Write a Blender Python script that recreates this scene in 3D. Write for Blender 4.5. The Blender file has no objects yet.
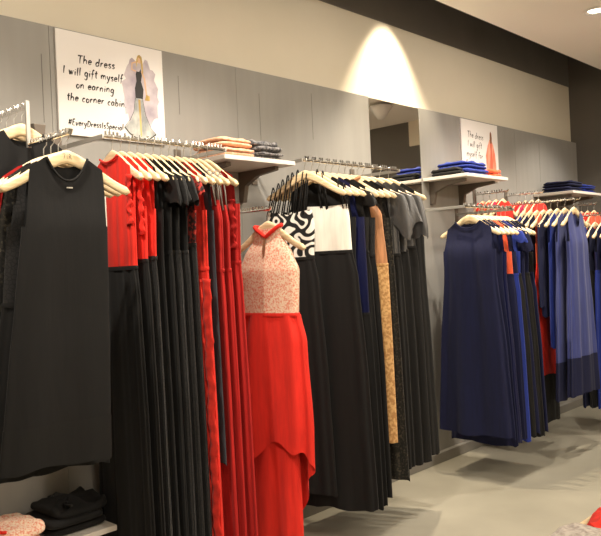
import bpy, bmesh, math, random
from mathutils import Vector, Matrix
C = bpy.context.scene.collection
scene = bpy.context.scene
PI = math.pi
rnd = random.Random(7)

# ------------------------------------------------------------------ camera
cam = bpy.data.objects.new('camera', bpy.data.cameras.new('camera'))
C.objects.link(cam)
TH, ROLL = 0.75565, 0.045
Fw = Vector((-math.sin(TH), math.cos(TH), 0)); Rt = Vector((math.cos(TH), math.sin(TH), 0)); Uz = Vector((0, 0, 1))
cR = Rt * math.cos(ROLL) - Uz * math.sin(ROLL)
cU = Rt * math.sin(ROLL) + Uz * math.cos(ROLL)
m = Matrix((cR, cU, -Fw)).transposed().to_4x4()
m.translation = (2.95, 0, 1.4)
cam.matrix_world = m
cam.data.sensor_width = 36.0
cam.data.lens = 740.0 / 601.0 * 36.0
cam.data.clip_start = 0.05
scene.camera = cam

# ------------------------------------------------------------------ world, exposure
w = bpy.data.worlds.new('world'); scene.world = w; w.use_nodes = True
w.node_tree.nodes['Background'].inputs[0].default_value = (1, .85, .66, 1)
w.node_tree.nodes['Background'].inputs[1].default_value = 0.05
vs = scene.view_settings
vs.view_transform = 'Standard'; vs.look = 'None'; vs.gamma = 1.0; vs.use_curve_mapping = False
vs.exposure = -0.22
WARM = (1.0, 0.91, 0.77)
SPOT_W = 165.0      # each ceiling spotlight
PANEL_FILL_W = 66.0
WALL_FILL_W = 85.0      # each added fill spotlight aimed at the upper wall      # the ceiling panels are added fill too
SCALLOP_W = 360.0

# ------------------------------------------------------------------ materials
def mat(name, col, rough=.7, metal=0.0, sheen=0.0, spec=.5):
    M = bpy.data.materials.new(name); M.use_nodes = True
    b = M.node_tree.nodes['Principled BSDF']
    b.inputs['Base Color'].default_value = (*col, 1)
    b.inputs['Roughness'].default_value = rough
    b.inputs['Metallic'].default_value = metal
    b.inputs['Specular IOR Level'].default_value = spec
    if sheen:
        b.inputs['Sheen Weight'].default_value = sheen
        b.inputs['Sheen Roughness'].default_value = .5
    return M

def nodes(M):
    return M.node_tree.nodes, M.node_tree.links, M.node_tree.nodes['Principled BSDF']

def noise_mix(M, c1, c2, scale, stretch=(1, 1, 1), lo=.4, hi=.6, bump=0.0, detail=4, kind='noise', bdist=.004):
    N, L, b = nodes(M)
    tc = N.new('ShaderNodeTexCoord'); mp = N.new('ShaderNodeMapping')
    mp.inputs['Scale'].default_value = stretch
    L.new(tc.outputs['Object'], mp.inputs[0])
    if kind == 'noise':
        t = N.new('ShaderNodeTexNoise'); t.inputs['Detail'].default_value = detail; out = t.outputs['Fac']
    elif kind == 'ridge':
        t = N.new('ShaderNodeTexNoise'); t.noise_type = 'RIDGED_MULTIFRACTAL'; t.inputs['Detail'].default_value = detail; out = t.outputs['Fac']
    elif kind == 'edge':
        t = N.new('ShaderNodeTexVoronoi'); t.feature = 'DISTANCE_TO_EDGE'; out = t.outputs['Distance']
    elif kind == 'cell':
        t = N.new('ShaderNodeTexVoronoi'); out = t.outputs['Color']
    elif kind == 'wave':
        t = N.new('ShaderNodeTexWave'); t.inputs['Distortion'].default_value = 9; t.inputs['Detail'].default_value = 1.5; out = t.outputs['Fac']
    elif kind == 'swirl':
        t = N.new('ShaderNodeTexNoise'); t.inputs['Detail'].default_value = 0
        mu = N.new('ShaderNodeMath'); mu.operation = 'MULTIPLY'; mu.inputs[1].default_value = 7
        pp = N.new('ShaderNodeMath'); pp.operation = 'PINGPONG'; pp.inputs[1].default_value = 1
        L.new(t.outputs['Fac'], mu.inputs[0]); L.new(mu.outputs[0], pp.inputs[0]); out = pp.outputs[0]
    t.inputs['Scale'].default_value = scale
    L.new(mp.outputs[0], t.inputs['Vector'])
    r = N.new('ShaderNodeMapRange'); r.inputs[1].default_value = lo; r.inputs[2].default_value = hi
    L.new(out, r.inputs[0])
    mx = N.new('ShaderNodeMix'); mx.data_type = 'RGBA'
    mx.inputs[6].default_value = (*c1, 1); mx.inputs[7].default_value = (*c2, 1)
    L.new(r.outputs[0], mx.inputs[0]); L.new(mx.outputs[2], b.inputs['Base Color'])
    if bump:
        bp = N.new('ShaderNodeBump'); bp.inputs['Strength'].default_value = bump; bp.inputs['Distance'].default_value = bdist
        L.new(out, bp.inputs['Height']); L.new(bp.outputs[0], b.inputs['Normal'])
    return M

def fabric(name, col, var=.25, rough=.85, sheen=.15, scale=60, stretch=(1, 1, .12), bump=.25):
    M = mat(name, col, rough, 0, sheen, .3)
    c1 = tuple(c * (1 - var) for c in col); c2 = tuple(min(1, c * (1 + var)) for c in col)
    return noise_mix(M, c1, c2, scale, stretch, .35, .65, bump)

def lace(name, c1, c2, scale=90, kind='edge', lo=.03, hi=.12, rough=.8, stretch=(1, 1, 1), bump=.5):
    M = mat(name, c1, rough, 0, .1, .3)
    return noise_mix(M, c1, c2, scale, stretch, lo, hi, bump, kind=kind, bdist=.002)

MT = {}
MT['black'] = fabric('black_crepe', (.0060, .0054, .0054), var=.12, sheen=.03)
MT['black_lace'] = lace('black_lace', (.004, .004, .004), (.014, .0125, .0125), 70)
MT['black_sheer'] = fabric('black_chiffon', (.0032, .0028, .0028), rough=.7, var=.1, sheen=.02)
MT['black_satin'] = fabric('black_satin', (.010, .0095, .010), rough=.3, scale=25, sheen=.0, var=.1)
MT['sequin'] = lace('black_sequin', (.006, .0055, .005), (.06, .05, .035), 130, 'cell', .6, .95, .35)
MT['red'] = fabric('red_chiffon', (.72, .026, .015), var=.08, sheen=.04)
MT['dark_red'] = fabric('dark_red_jersey', (.40, .011, .009), var=.10, sheen=.04)
MT['red_ruffle'] = fabric('red_ruffle_cloth', (.66, .028, .016), var=.16, sheen=.04, scale=30, stretch=(1, 1, 1), bump=.5)
MT['red_lace'] = lace('red_black_lace', (.42, .03, .02), (.03, .01, .01), 55, 'noise', .45, .55)
MT['coral_lace'] = lace('coral_beige_lace', (.74, .26, .17), (.84, .66, .50), 130, 'noise', .38, .58)
MT['slate'] = fabric('slate_blue_cloth', (.028, .033, .042), sheen=.05)
MT['swirl'] = lace('black_white_swirl_print', (.008, .008, .008), (.78, .74, .68), 15, 'swirl', .56, .66, bump=0)
MT['white'] = fabric('white_crepe', (.80, .76, .68), var=.06)
MT['lace_white'] = lace('off_white_lace', (.34, .29, .26), (.50, .45, .40), 60, 'noise', .4, .6)
MT['navy'] = fabric('navy_crepe', (.0048, .0064, .034), var=.12, sheen=.02)
MT['navy_satin'] = fabric('navy_satin', (.006, .008, .044), rough=.4, scale=25, var=.12, sheen=.03)
MT['royal'] = fabric('royal_blue_cloth', (.014, .030, .22), var=.12, sheen=.05)
MT['dusty'] = fabric('dusty_blue_cloth', (.036, .046, .175), var=.12, sheen=.1)
MT['tan'] = fabric('tan_satin', (.42, .19, .085), rough=.45)
MT['gold'] = lace('gold_brocade', (.42, .21, .075), (.66, .40, .17), 70, 'noise', .42, .58, .4)
MT['grey_satin'] = fabric('grey_satin', (.095, .092, .094), rough=.3, scale=20, sheen=.0, var=.15)
nodes(MT['grey_satin'])[2].inputs['Metallic'].default_value = .4
nodes(MT['grey_satin'])[2].inputs['Specular IOR Level'].default_value = .7
MT['charcoal'] = fabric('charcoal_crepe', (.0105, .0095, .009), var=.12, sheen=.03)
MT['pink'] = fabric('magenta_cloth', (.55, .02, .10))
MT['orange'] = fabric('orange_red_cloth', (.75, .10, .035))
MT['peach'] = lace('peach_knit', (.78, .38, .22), (.90, .58, .40), 60, 'noise', .4, .6)
MT['grey_knit'] = lace('grey_knit', (.05, .05, .055), (.28, .26, .26), 75, 'noise', .42, .6)
MT['strap_clear'] = mat('smoke_grey_strap', (.20, .17, .15), .5)
MT['wood'] = noise_mix(mat('pale_pine', (.8, .6, .35), .42), (.70, .51, .28), (.84, .67, .43), 14, (1, 6, 9), .35, .65, .05)
MT['chrome'] = mat('chrome', (.72, .70, .67), .16, 1)
MT['steel'] = mat('brushed_steel', (.50, .48, .45), .38, .8)
MT['bracket'] = mat('grey_brown_metal', (.16, .13, .105), .5, .4)
MT['shelf'] = mat('white_laminate', (.72, .66, .60), .4)
MT['paper'] = mat('white_card', (.80, .76, .74), .6)
MT['ink'] = mat('black_ink', (.02, .018, .018), .6)
MT['wash'] = noise_mix(mat('lilac_wash', (.5, .45, .5), .7), (.34, .29, .34), (.60, .53, .56), 14, (1, 1, 1), .3, .7)
MT['blond'] = noise_mix(mat('blond_ink', (.5, .35, .1), .7), (.40, .26, .07), (.62, .45, .16), 40, (1, 1, .3), .4, .6)
MT['skin_ink'] = mat('skin_ink', (.66, .42, .26), .7)
MT['gauze_ink'] = noise_mix(mat('gauze_ink', (.6, .6, .55), .7), (.26, .27, .27), (.66, .65, .60), 45, (1, .4, .25), .35, .65)
MT['coral_ink'] = noise_mix(mat('coral_ink', (.8, .25, .15), .7), (.80, .19, .11), (.84, .42, .30), 22, (1, 1, .3), .35, .65)
MT['brown_ink'] = mat('brown_ink', (.22, .09, .04), .7)
MT['tag'] = mat('white_tag', (.78, .74, .66), .6)
MT['lamp_white'] = mat('white_enamel', (.8, .78, .74), .35)
glow = mat('lamp_glow', (1, .9, .75), .5)
_b = glow.node_tree.nodes['Principled BSDF']
_b.inputs['Emission Color'].default_value = (1, .86, .66, 1); _b.inputs['Emission Strength'].default_value = 9
MT['glow'] = glow
M_cream = noise_mix(mat('cream_paint', (.66, .56, .42), .75), (.69, .62, .50), (.72, .65, .53), 2.5, (1, 1, 1), .3, .7)
M_ceil = mat('ceiling_paint', (.92, .87, .80), .8)
M_dark = noise_mix(mat('dark_taupe_paint', (.06, .055, .05), .7), (.16, .148, .138), (.19, .177, .165), 3, (1, 1, 1), .3, .7)
M_farwall = noise_mix(mat('taupe_paint', (.09, .08, .07), .7), (.112, .10, .086), (.128, .114, .098), 3, (1, 1, 1), .3, .7)
M_panel = noise_mix(mat('grey_wallboard', (.27, .25, .23), .55), (.262, .248, .228), (.292, .278, .256), 4, (1, 4, .5), .25, .75, .02, detail=5)
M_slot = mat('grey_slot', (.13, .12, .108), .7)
M_seam = mat('dark_seam', (.07, .065, .06), .7)
M_floor = mat('polished_concrete', (.4, .34, .25), .3)
def floor_nodes():
    N, L, b = nodes(M_floor)
    noise_mix(M_floor, (.24, .22, .172), (.33, .302, .242), 1.6, (1, 1, 1), .3, .7, .03, detail=8)
    t = N.new('ShaderNodeTexNoise'); t.inputs['Scale'].default_value = 5; t.inputs['Detail'].default_value = 6
    r = N.new('ShaderNodeMapRange'); r.inputs[3].default_value = .28; r.inputs[4].default_value = .5
    L.new(t.outputs['Fac'], r.inputs[0]); L.new(r.outputs[0], b.inputs['Roughness'])
floor_nodes()
M_base = mat('grey_baseboard', (.20, .185, .165), .5)
M_mirror = mat('mirror_glass', (.86, .86, .84), .01, 1)

# ------------------------------------------------------------------ mesh helpers
class MB:
    def __init__(s): s.v = []; s.f = []
    def add(s, vs, fs):
        o = len(s.v); s.v += [tuple(v) for v in vs]; s.f += [tuple(i + o for i in f) for f in fs]
    def box(s, x0, x1, y0, y1, z0, z1):
        s.add([(x, y, z) for x in (x0, x1) for y in (y0, y1) for z in (z0, z1)],
              [(0, 1, 3, 2), (4, 6, 7, 5), (0, 4, 5, 1), (2, 3, 7, 6), (0, 2, 6, 4), (1, 5, 7, 3)])
    def tube(s, pts, r, n=8, cap=True):
        pts = [Vector(p) for p in pts]; rs = r if isinstance(r, (list, tuple)) else [r] * len(pts)
        V = []; prev = None
        for i, p in enumerate(pts):
            t = (pts[min(i + 1, len(pts) - 1)] - pts[max(i - 1, 0)]).normalized()
            if prev is None:
                a = Vector((0, 0, 1)) if abs(t.z) < .9 else Vector((1, 0, 0))
                u = t.cross(a).normalized()
            else:
                u = (prev - t * prev.dot(t)).normalized()
            prev = u; q = t.cross(u)
            V += [p + (u * math.cos(k * 2 * PI / n) + q * math.sin(k * 2 * PI / n)) * rs[i] for k in range(n)]
        F = [(i * n + k, i * n + (k + 1) % n, (i + 1) * n + (k + 1) % n, (i + 1) * n + k) for i in range(len(pts) - 1) for k in range(n)]
        if cap: F += [tuple(range(n))[::-1], tuple(range((len(pts) - 1) * n, len(pts) * n))]
        s.add(V, F)
    def lathe(s, prof, n=24):
        V = [(r * math.cos(k * 2 * PI / n), r * math.sin(k * 2 * PI / n), z) for r, z in prof for k in range(n)]
        F = [(i * n + k, i * n + (k + 1) % n, (i + 1) * n + (k + 1) % n, (i + 1) * n + k) for i in range(len(prof) - 1) for k in range(n)]
        s.add(V, F)
    def grid(s, V, nu, nv, closed=False):
        F = []
        for j in range(nv - 1):
            for i in range(nu if closed else nu - 1):
                F.append((j * nu + i, j * nu + (i + 1) % nu, (j + 1) * nu + (i + 1) % nu, (j + 1) * nu + i))
        s.add(V, F)
    def build(s, name, material, parent=None, smooth=True, bevel=0, solid=0):
        me = bpy.data.meshes.new(name); me.from_pydata(s.v, [], s.f)
        bm = bmesh.new(); bm.from_mesh(me)
        if not solid and bevel >= 0: bmesh.ops.recalc_face_normals(bm, faces=bm.faces)
        if bevel > 0: bmesh.ops.bevel(bm, geom=bm.edges[:], offset=bevel, segments=2, affect='EDGES', profile=.6)
        bm.to_mesh(me); bm.free()
        if smooth:
            for p in me.polygons: p.use_smooth = True
        me.materials.append(material)
        o = bpy.data.objects.new(name, me); C.objects.link(o)
        if parent: o.parent = parent
        if solid:
            md = o.modifiers.new('thickness', 'SOLIDIFY'); md.thickness = solid; md.offset = 0
        return o

def tag(o, label, cat, group=None, kind=None):
    if label: o['label'] = label
    if cat: o['category'] = cat
    if group: o['group'] = group
    if kind: o['kind'] = kind
    return o
def thing(name, label, cat, loc=(0, 0, 0), rz=0, group=None):
    o = bpy.data.objects.new(name, None); C.objects.link(o); o.empty_display_size = .05
    o.location = loc; o.rotation_euler = (0, 0, rz)
    return tag(o, label, cat, group)
def struct(name, M, boxes, bevel=0):
    b = MB()
    for x in boxes: b.box(*x)
    o = b.build(name, M, None, False, bevel); o['kind'] = 'structure'
    return o
def lerp(a, b, t): return a + (b - a) * t
def sm(t):
    t = max(0, min(1, t)); return t * t * (3 - 2 * t)
def interp(tab, z):          # tab: list of (z, a, b, ...) with z descending
    if z >= tab[0][0]: return tab[0][1:]
    for p, q in zip(tab, tab[1:]):
        if z >= q[0]:
            t = sm((p[0] - z) / (p[0] - q[0])); t = .5 * t + .5 * (p[0] - z) / (p[0] - q[0])
            return tuple(lerp(a, b, t) for a, b in zip(p[1:], q[1:]))
    return tab[-1][1:]

# ------------------------------------------------------------------ the room
XL, XR, YB, YF, ZC = 0.0, 5.2, -2.6, 7.0, 3.0
struct('floor', M_floor, [(XL - .1, XR, YB, YF, -.08, 0)])
struct('wall_left', M_cream, [(XL - .12, XL, YB, YF, 0, 3.7)])
struct('wall_far', M_farwall, [(XL - .12, XR, YF, YF + .1, 0, 3.7)])
struct('wall_right', M_cream, [(XR, XR + .1, YB, YF, 0, ZC + .14)])
struct('wall_back', M_cream, [(XL - .12, XR, YB - .1, YB, 0, 3.7)])
struct('ceiling', M_ceil, [(.5, XR, YB, YF, ZC, ZC + .14)])
struct('ceiling_recess', M_dark, [(XL, .5, YB, YF, 3.6, 3.7), (XL, .004, YB, YF, ZC + .02, 3.6), (.494, .5, YB, YF, ZC + .001, 3.6), (.5, .6, YB, YF, ZC + .14, 3.7)])
struct('trim_1', M_cream, [(1.80, 1.95, YF - .015, YF, 2.72, 3.0)])
# grey wallboards up to 2.48 m, with a thin dark joint between boards
PT = 2.478
MY0, MY1 = 3.782, 4.35                # the mirror's bay
joints = [-.55, .42, 1.585, 2.645, MY0, MY1, 5.75, YF]
k = 2
prev = YB
for y in joints:
    if not (prev == MY0 and y == MY1):
        struct('trim_%d' % k, M_panel, [(XL, .05, prev + .0007, y - .0007, .07, PT)], .0015); k += 1
    prev = y
struct('trim_%d' % k, M_panel, [(XL, .02, MY0, MY1, .07, PT)]); k += 1
# narrow hanging slots cut in the boards: dark recess strips
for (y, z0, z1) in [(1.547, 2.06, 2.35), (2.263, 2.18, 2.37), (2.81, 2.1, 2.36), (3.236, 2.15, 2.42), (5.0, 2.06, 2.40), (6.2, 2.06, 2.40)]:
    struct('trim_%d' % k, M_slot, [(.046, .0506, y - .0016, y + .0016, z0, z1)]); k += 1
struct('baseboard_left', M_base, [(XL, .085, YB, YF, 0, .07)], .004)
struct('baseboard_far', M_base, [(.085, XR, YF - .02, YF, 0, .07)], .004)

# mirror
mr = thing('wall_mirror', 'tall frameless mirror set between grey wallboards behind the grey satin tops', 'mirror', (.03, (MY0 + MY1) / 2, .08))
h = (MY1 - MY0) / 2 - .004
b = MB(); b.box(.012, .018, -h, h, 0, PT - .085); b.build('glass', M_mirror, mr, False)
b = MB(); b.box(-.0095, .0115, -h, h, 0, PT - .085); b.build('backing_board', M_seam, mr, False)

# ------------------------------------------------------------------ ceiling lamps
def spotlight(i, x, y, aim, label, power, angle=95, blend=.7, rad=.05):
    t = thing('ceiling_spotlight', label, 'spotlight', (x, y, ZC), 0, 'ceiling spotlights over the aisle')
    b = MB(); b.lathe([(.045, -.001), (.075, -.001), (.08, -.006), (.072, -.014), (.06, -.012), (.05, -.003)]); b.build('trim_ring', MT['lamp_white'], t)
    b = MB(); b.lathe([(.0005, -.0035), (.05, -.004), (.052, -.001), (.0005, -.001)]); b.build('lens', MT['glow'], t)
    L = bpy.data.lights.new('spot_light', 'SPOT'); L.energy = power; L.color = WARM
    L.spot_size = math.radians(angle); L.spot_blend = blend; L.shadow_soft_size = rad
    lo = bpy.data.objects.new('spot_light', L); C.objects.link(lo); lo.parent = t; lo.location = (0, 0, -.03)
    d = Vector(aim) - Vector((x, y, ZC - .03))
    lo.rotation_euler = d.to_track_quat('-Z', 'Y').to_euler()
spots = [(1.05, .85, 'first white spotlight in the ceiling, opposite the black dress rack'),
         (1.05, 2.1, 'second white spotlight in the ceiling, opposite the red dresses'),
         (1.05, 3.5, 'third white spotlight in the ceiling, opposite the black and white dresses'),
         (1.09, 4.9, 'round white recessed spotlight in the cream ceiling at top of picture'),
         (1.05, 6.1, 'last white spotlight in the ceiling, near the dark far wall')]
for i, (x, y, lb) in enumerate(spots):
    spotlight(i, x, y, (.55, y + .1, 1.2), lb, SPOT_W)
for (y, lb) in [(.4, 'added fill spotlight in the ceiling turned to the wall, over the near end'), (2.0, 'added fill spotlight in the ceiling turned to the wall above the red dresses'),
                (3.6, 'added fill spotlight in the ceiling turned to the wall beside the mirror'), (5.2, 'added fill spotlight in the ceiling turned to the wall near the small poster')]:
    spotlight(0, 2.1, y, (0, y + .25, 2.0), lb, WALL_FILL_W, 100, .9, .08)  # second row, added only to brighten the upper wall and boards
t = thing('cone_pendant', 'white cone lamp under the ceiling, seen in the mirror', 'lamp', (1.56, 5.95, ZC))
b = MB(); b.lathe([(.03, -.001), (.03, -.03), (.11, -.03), (.12, -.04), (.03, -.16), (.001, -.165)]); b.build('shade', MT['lamp_white'], t)

# the lamp that grazes the cream wall: a small ceiling can close to the wall
t = thing('wall_washer', 'small lamp inside the dark ceiling slot, lighting the bright arch on the cream wall', 'lamp', (.275, 4.06, 3.6))
b = MB(); b.lathe([(.02, -.0005), (.02, -.05), (.05, -.055), (.05, -.16), (.045, -.16), (.04, -.10), (.0005, -.10)]); b.build('housing', M_seam, t)
L = bpy.data.lights.new('washer_light', 'SPOT'); L.energy = SCALLOP_W; L.color = (1, .86, .64)
L.spot_size = math.radians(66); L.spot_blend = .5; L.shadow_soft_size = .02
lo = bpy.data.objects.new('washer_light', L); C.objects.link(lo); lo.parent = t; lo.location = (0, 0, -.165)
lo.rotation_euler = (0, 0, 0)

# square panels added to the ceiling out of view, for fill and bounced light
for j, (x, y, lb) in enumerate([(3.95, .2, 'added square fill panel in the ceiling above where the visitor stands'),
                                (3.95, 2.6, 'added square fill panel in the ceiling halfway down the aisle'),
                                (3.95, 5.0, 'added square fill panel in the ceiling nearest the far wall')]):
    t = thing('ceiling_fill_panel', lb, 'fill light panel', (x, y, ZC), 0, 'added square fill panels')
    b = MB(); b.box(-.32, .32, -.32, .32, -.012, -.001); b.build('frame', MT['lamp_white'], t, False, .002)
    b = MB(); b.box(-.3, .3, -.3, .3, -.0135, -.0121); b.build('diffuser', MT['glow'], t, False)
    L = bpy.data.lights.new('panel_fill_light', 'AREA'); L.energy = PANEL_FILL_W; L.color = (1, .90, .75); L.shape = 'SQUARE'; L.size = .6
    lo = bpy.data.objects.new('panel_fill_light', L); C.objects.link(lo); lo.parent = t; lo.location = (0, 0, -.02)

# ------------------------------------------------------------------ rails, arms, shelves
def hz_y(i): return 1.645 + .0395 * i + (.008 if i == 12 else 0)
def yd(i): return 2.77 + .053 * i
def XA(i): return .742 - .05 * i
def clear(v, used, gap): return all(abs(v - u) > gap for u in used)
YB_ = [hz_y(i) for i in range(13)]
YD_ = [yd(i) for i in range(9)] + [yd(9) + .075 * i for i in range(3)] + [yd(9) + .235]
YF_ = [4.19] + [4.25 + .06 * i for i in range(8)]
XA_ = [XA(i) for i in range(4)]; XU_ = [.445 - .06 * i for i in range(4)]
XH_ = [.775, .71] + [.655 - .052 * i for i in range(6)]
XI_ = [.71, .65, .59, .53]
def rail(y0, y1, x, z, label, used, gap=.007):
    t = thing('clothes_rail', label, 'clothes rail', (.05, y0, z))
    X = x - .05; Ln = y1 - y0
    b = MB(); b.tube([(X, 0, 0), (X, Ln, 0)], .0075, 10)
    n = int(Ln / .018)
    for i in range(1, n):
        yy = Ln * i / n
        if not clear(y0 + yy, used, gap): continue
        b.box(X - .004, X + .004, yy - .0025, yy + .0025, .006, .021)
    b.build('bar', MT['chrome'], t, False)
    for yy in (0, Ln):
        b = MB(); b.box(.001, X + .012, yy - .005, yy + .005, -.012, .006); b.build('arm', MT['steel'], t, False, .002)
        b = MB(); b.box(.001, .007, yy - .02, yy + .02, -.09, .05); b.build('wall_plate', MT['bracket'], t, False, .002)
    return t
def face_arm(x1, y, z, label, used=(), xs=None, drop=0, upper=()):
    """straight or stepped arm that comes out of the wall"""
    t = thing('waterfall_arm' if xs else 'hanging_arm', label, 'hanging arm', (.05, y, z))
    e = x1 - .05
    b = MB()
    if xs:
        s = xs - .05
        b.box(.001, s, -.005, .005, -.0075, .0075)
        for i in range(int((s - .03) / .02)):
            if clear(.082 + i * .02, upper, .0065): b.box(.03 + i * .02, .034 + i * .02, -.005, .005, .0065, .017)
        b.build('upper_bar', MT['chrome'], t, False)
        b = MB(); b.box(s - .006, s + .006, -.0075, .0075, -drop - .009, .02); b.build('upright', MT['steel'], t, False, .002)
        b = MB(); b.tube([(s + .006, 0, -drop), (e, 0, -drop), (e + .006, 0, -drop + .012)], .0075, 10)
        for i in range(int((e - s - .02) / .02)):
            if clear(.05 + s + .022 + i * .02, used, .0065): b.box(s + .02 + i * .02, s + .024 + i * .02, -.005, .005, -drop + .006, -drop + .018)
        b.build('lower_bar', MT['chrome'], t, False)
    else:
        b.tube([(.001, 0, 0), (e, 0, 0), (e + .006, 0, .012)], .0075, 10)
        for i in range(int((e - .05) / .02)):
            if clear(.082 + i * .02, used, .0065): b.box(.03 + i * .02, .034 + i * .02, -.005, .005, .006, .018)
        b.build('bar', MT['chrome'], t, False)
    b = MB(); b.box(.0005, .007, -.022, .022, -.08, .04); b.build('wall_plate', MT['bracket'], t, False, .002)
    return t
def shelf(y0, y1, x1, z, label, brk=True, th=.022):
    t = thing('wall_shelf', label, 'shelf', (.05, y0, z))
    b = MB(); b.box(.001, x1 - .05, 0, y1 - y0, -th, 0); b.build('board', MT['shelf'], t, False, .003)
    for yy in (.16 * (y1 - y0), .84 * (y1 - y0)):
        b = MB(); L = (x1 - .05) * .82
        prof = [(.001, -th - .001), (L, -th - .001), (L, -th - .02), (L * .5, -th - .035), (.05, -th - .075), (.03, -th - .16), (.001, -th - .16)]
        n = len(prof)
        b.add([(px, yy - .014, pz) for px, pz in prof] + [(px, yy + .014, pz) for px, pz in prof],
              [tuple(range(n)), tuple(range(n, 2 * n))[::-1]] + [(i, (i + 1) % n, n + (i + 1) % n, n + i) for i in range(n)])
        b.build('bracket', MT['bracket'], t, False, .002)
    return t
ZB, ZD, ZF = 1.955, 1.948, 1.745
rail(1.60, 2.235, .40, ZB, 'notched chrome rail carrying the red and black long dresses', YB_)
rail(2.745, 3.58, .40, ZD, 'notched chrome rail carrying the black, white and grey dresses', YD_, .0105)
rail(4.12, 4.78, .50, ZF, 'chrome rail carrying the navy dresses under the blue folded clothes', YF_)
face_arm(.772, 1.25, 2.01, 'stepped chrome arm carrying the black dresses beside the big poster', XA_, .49, .137, XU_)
face_arm(.57, 2.345, 1.672, 'short chrome arm under the first white shelf, holding the coral lace dress', [.55])
face_arm(.33, 5.05, 1.90, 'chrome arm above the navy dresses with red tops, nearer the second poster', [.29 - .055 * i for i in range(4)])
face_arm(.37, 5.55, 1.91, 'chrome arm with red and pink tops, nearer the far wall', [.33 - .055 * i for i in range(4)])
face_arm(.82, 5.16, 1.80, 'long chrome arm carrying the dusty blue dresses', XH_)
face_arm(.44, 6.42, 1.84, 'chrome arm below the third shelf holding orange tops', [.42 - .055 * i for i in range(4)])
face_arm(.74, 6.00, 1.72, 'chrome arm at picture edge carrying the last navy dresses', XI_)
shelf(2.25, 2.72, .385, 1.94, 'white wall shelf holding peach and grey knits')
shelf(4.36, 4.93, .40, 1.985, 'white wall shelf under the small poster, holding blue clothes')
shelf(6.05, 6.72, .40, 1.945, 'white wall shelf near the dark far wall, holding navy folded clothes')
shelf(.85, 1.60, .385, .42, 'low white wall shelf under the black dresses')
t = thing('wall_bracket', 'dark wedge bracket on the grey wall left of the big poster', 'bracket', (.051, 1.50, 2.0))
b = MB(); prof = [(-.034, .045), (.034, .045), (.02, -.035), (-.02, -.035)]
b.add([(.0005, y, z) for y, z in prof] + [(.05, y * .8, z * .9) for y, z in prof], [(0, 1, 2, 3), (7, 6, 5, 4)] + [(i, (i + 1) % 4, 4 + (i + 1) % 4, 4 + i) for i in range(4)])
b.build('body', MT['bracket'], t, False, .003)

# ------------------------------------------------------------------ hangers
HW, PEAK, DROP = .215, -.052, .118
def hang_z(x):                       # top edge of the hanger's wood
    s = abs(x) / HW
    return PEAK - DROP * (s ** 1.15 * .55 + .45 * sm(s * 1.05))
def make_hanger():
    root = thing('coat_hanger', 'pale wooden hanger', 'hanger')
    b = MB(); n = 40; V = []
    for i in range(n + 1):
        s = -1 + 2 * i / n; x = HW * s
        zt = hang_z(x)
        hgt = lerp(.046, .031, sm(abs(s)))
        e = max(0, abs(s) - .93) / .07
        hgt *= math.sqrt(max(.05, 1 - e * e)); zt -= (.031 - hgt) * .5 if abs(s) > .93 else 0
        th = lerp(.0065, .009, abs(s)); yc = 0
        for k in range(10):
            a = k * 2 * PI / 10 + PI / 10
            cx = math.copysign(abs(math.cos(a)) ** .6, math.cos(a)); sz = math.copysign(abs(math.sin(a)) ** .6, math.sin(a))
            V.append((x, yc + th * cx, zt - hgt / 2 + hgt / 2 * sz))
    b.grid(V, 10, n + 1, True); b.f += [tuple(range(10))[::-1], tuple(range(n * 10, n * 10 + 10))]
    b.build('shoulder', MT['wood'], root)
    b = MB(); R = .0125
    pts = [(R * math.cos(a), 0, R * math.sin(a) - .0027) for a in [math.radians(200 - 200 * i / 14) for i in range(15)]]
    pts += [(R * .9, 0, -.0125), (R * .4, 0, -.021), (.001, 0, -.027), (0, 0, -.04), (0, 0, PEAK - .01)]
    b.tube(pts, .0018, 6); b.build('hook', MT['steel'], root)
    return root
HANGER = make_hanger()
first_hanger = [True]
def hanger(loc, rz, label, group):
    if first_hanger[0]: r = HANGER; first_hanger[0] = False
    else:
        r = HANGER.copy(); C.objects.link(r)
        for ch in HANGER.children:
            c = ch.copy(); C.objects.link(c); c.parent = r
    if len(label.split()) > 16: label = label.replace('pale wooden ', '')
    r.location = loc; r.rotation_euler = (0, 0, rz); r['label'] = label; r['group'] = group
    return r

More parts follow.
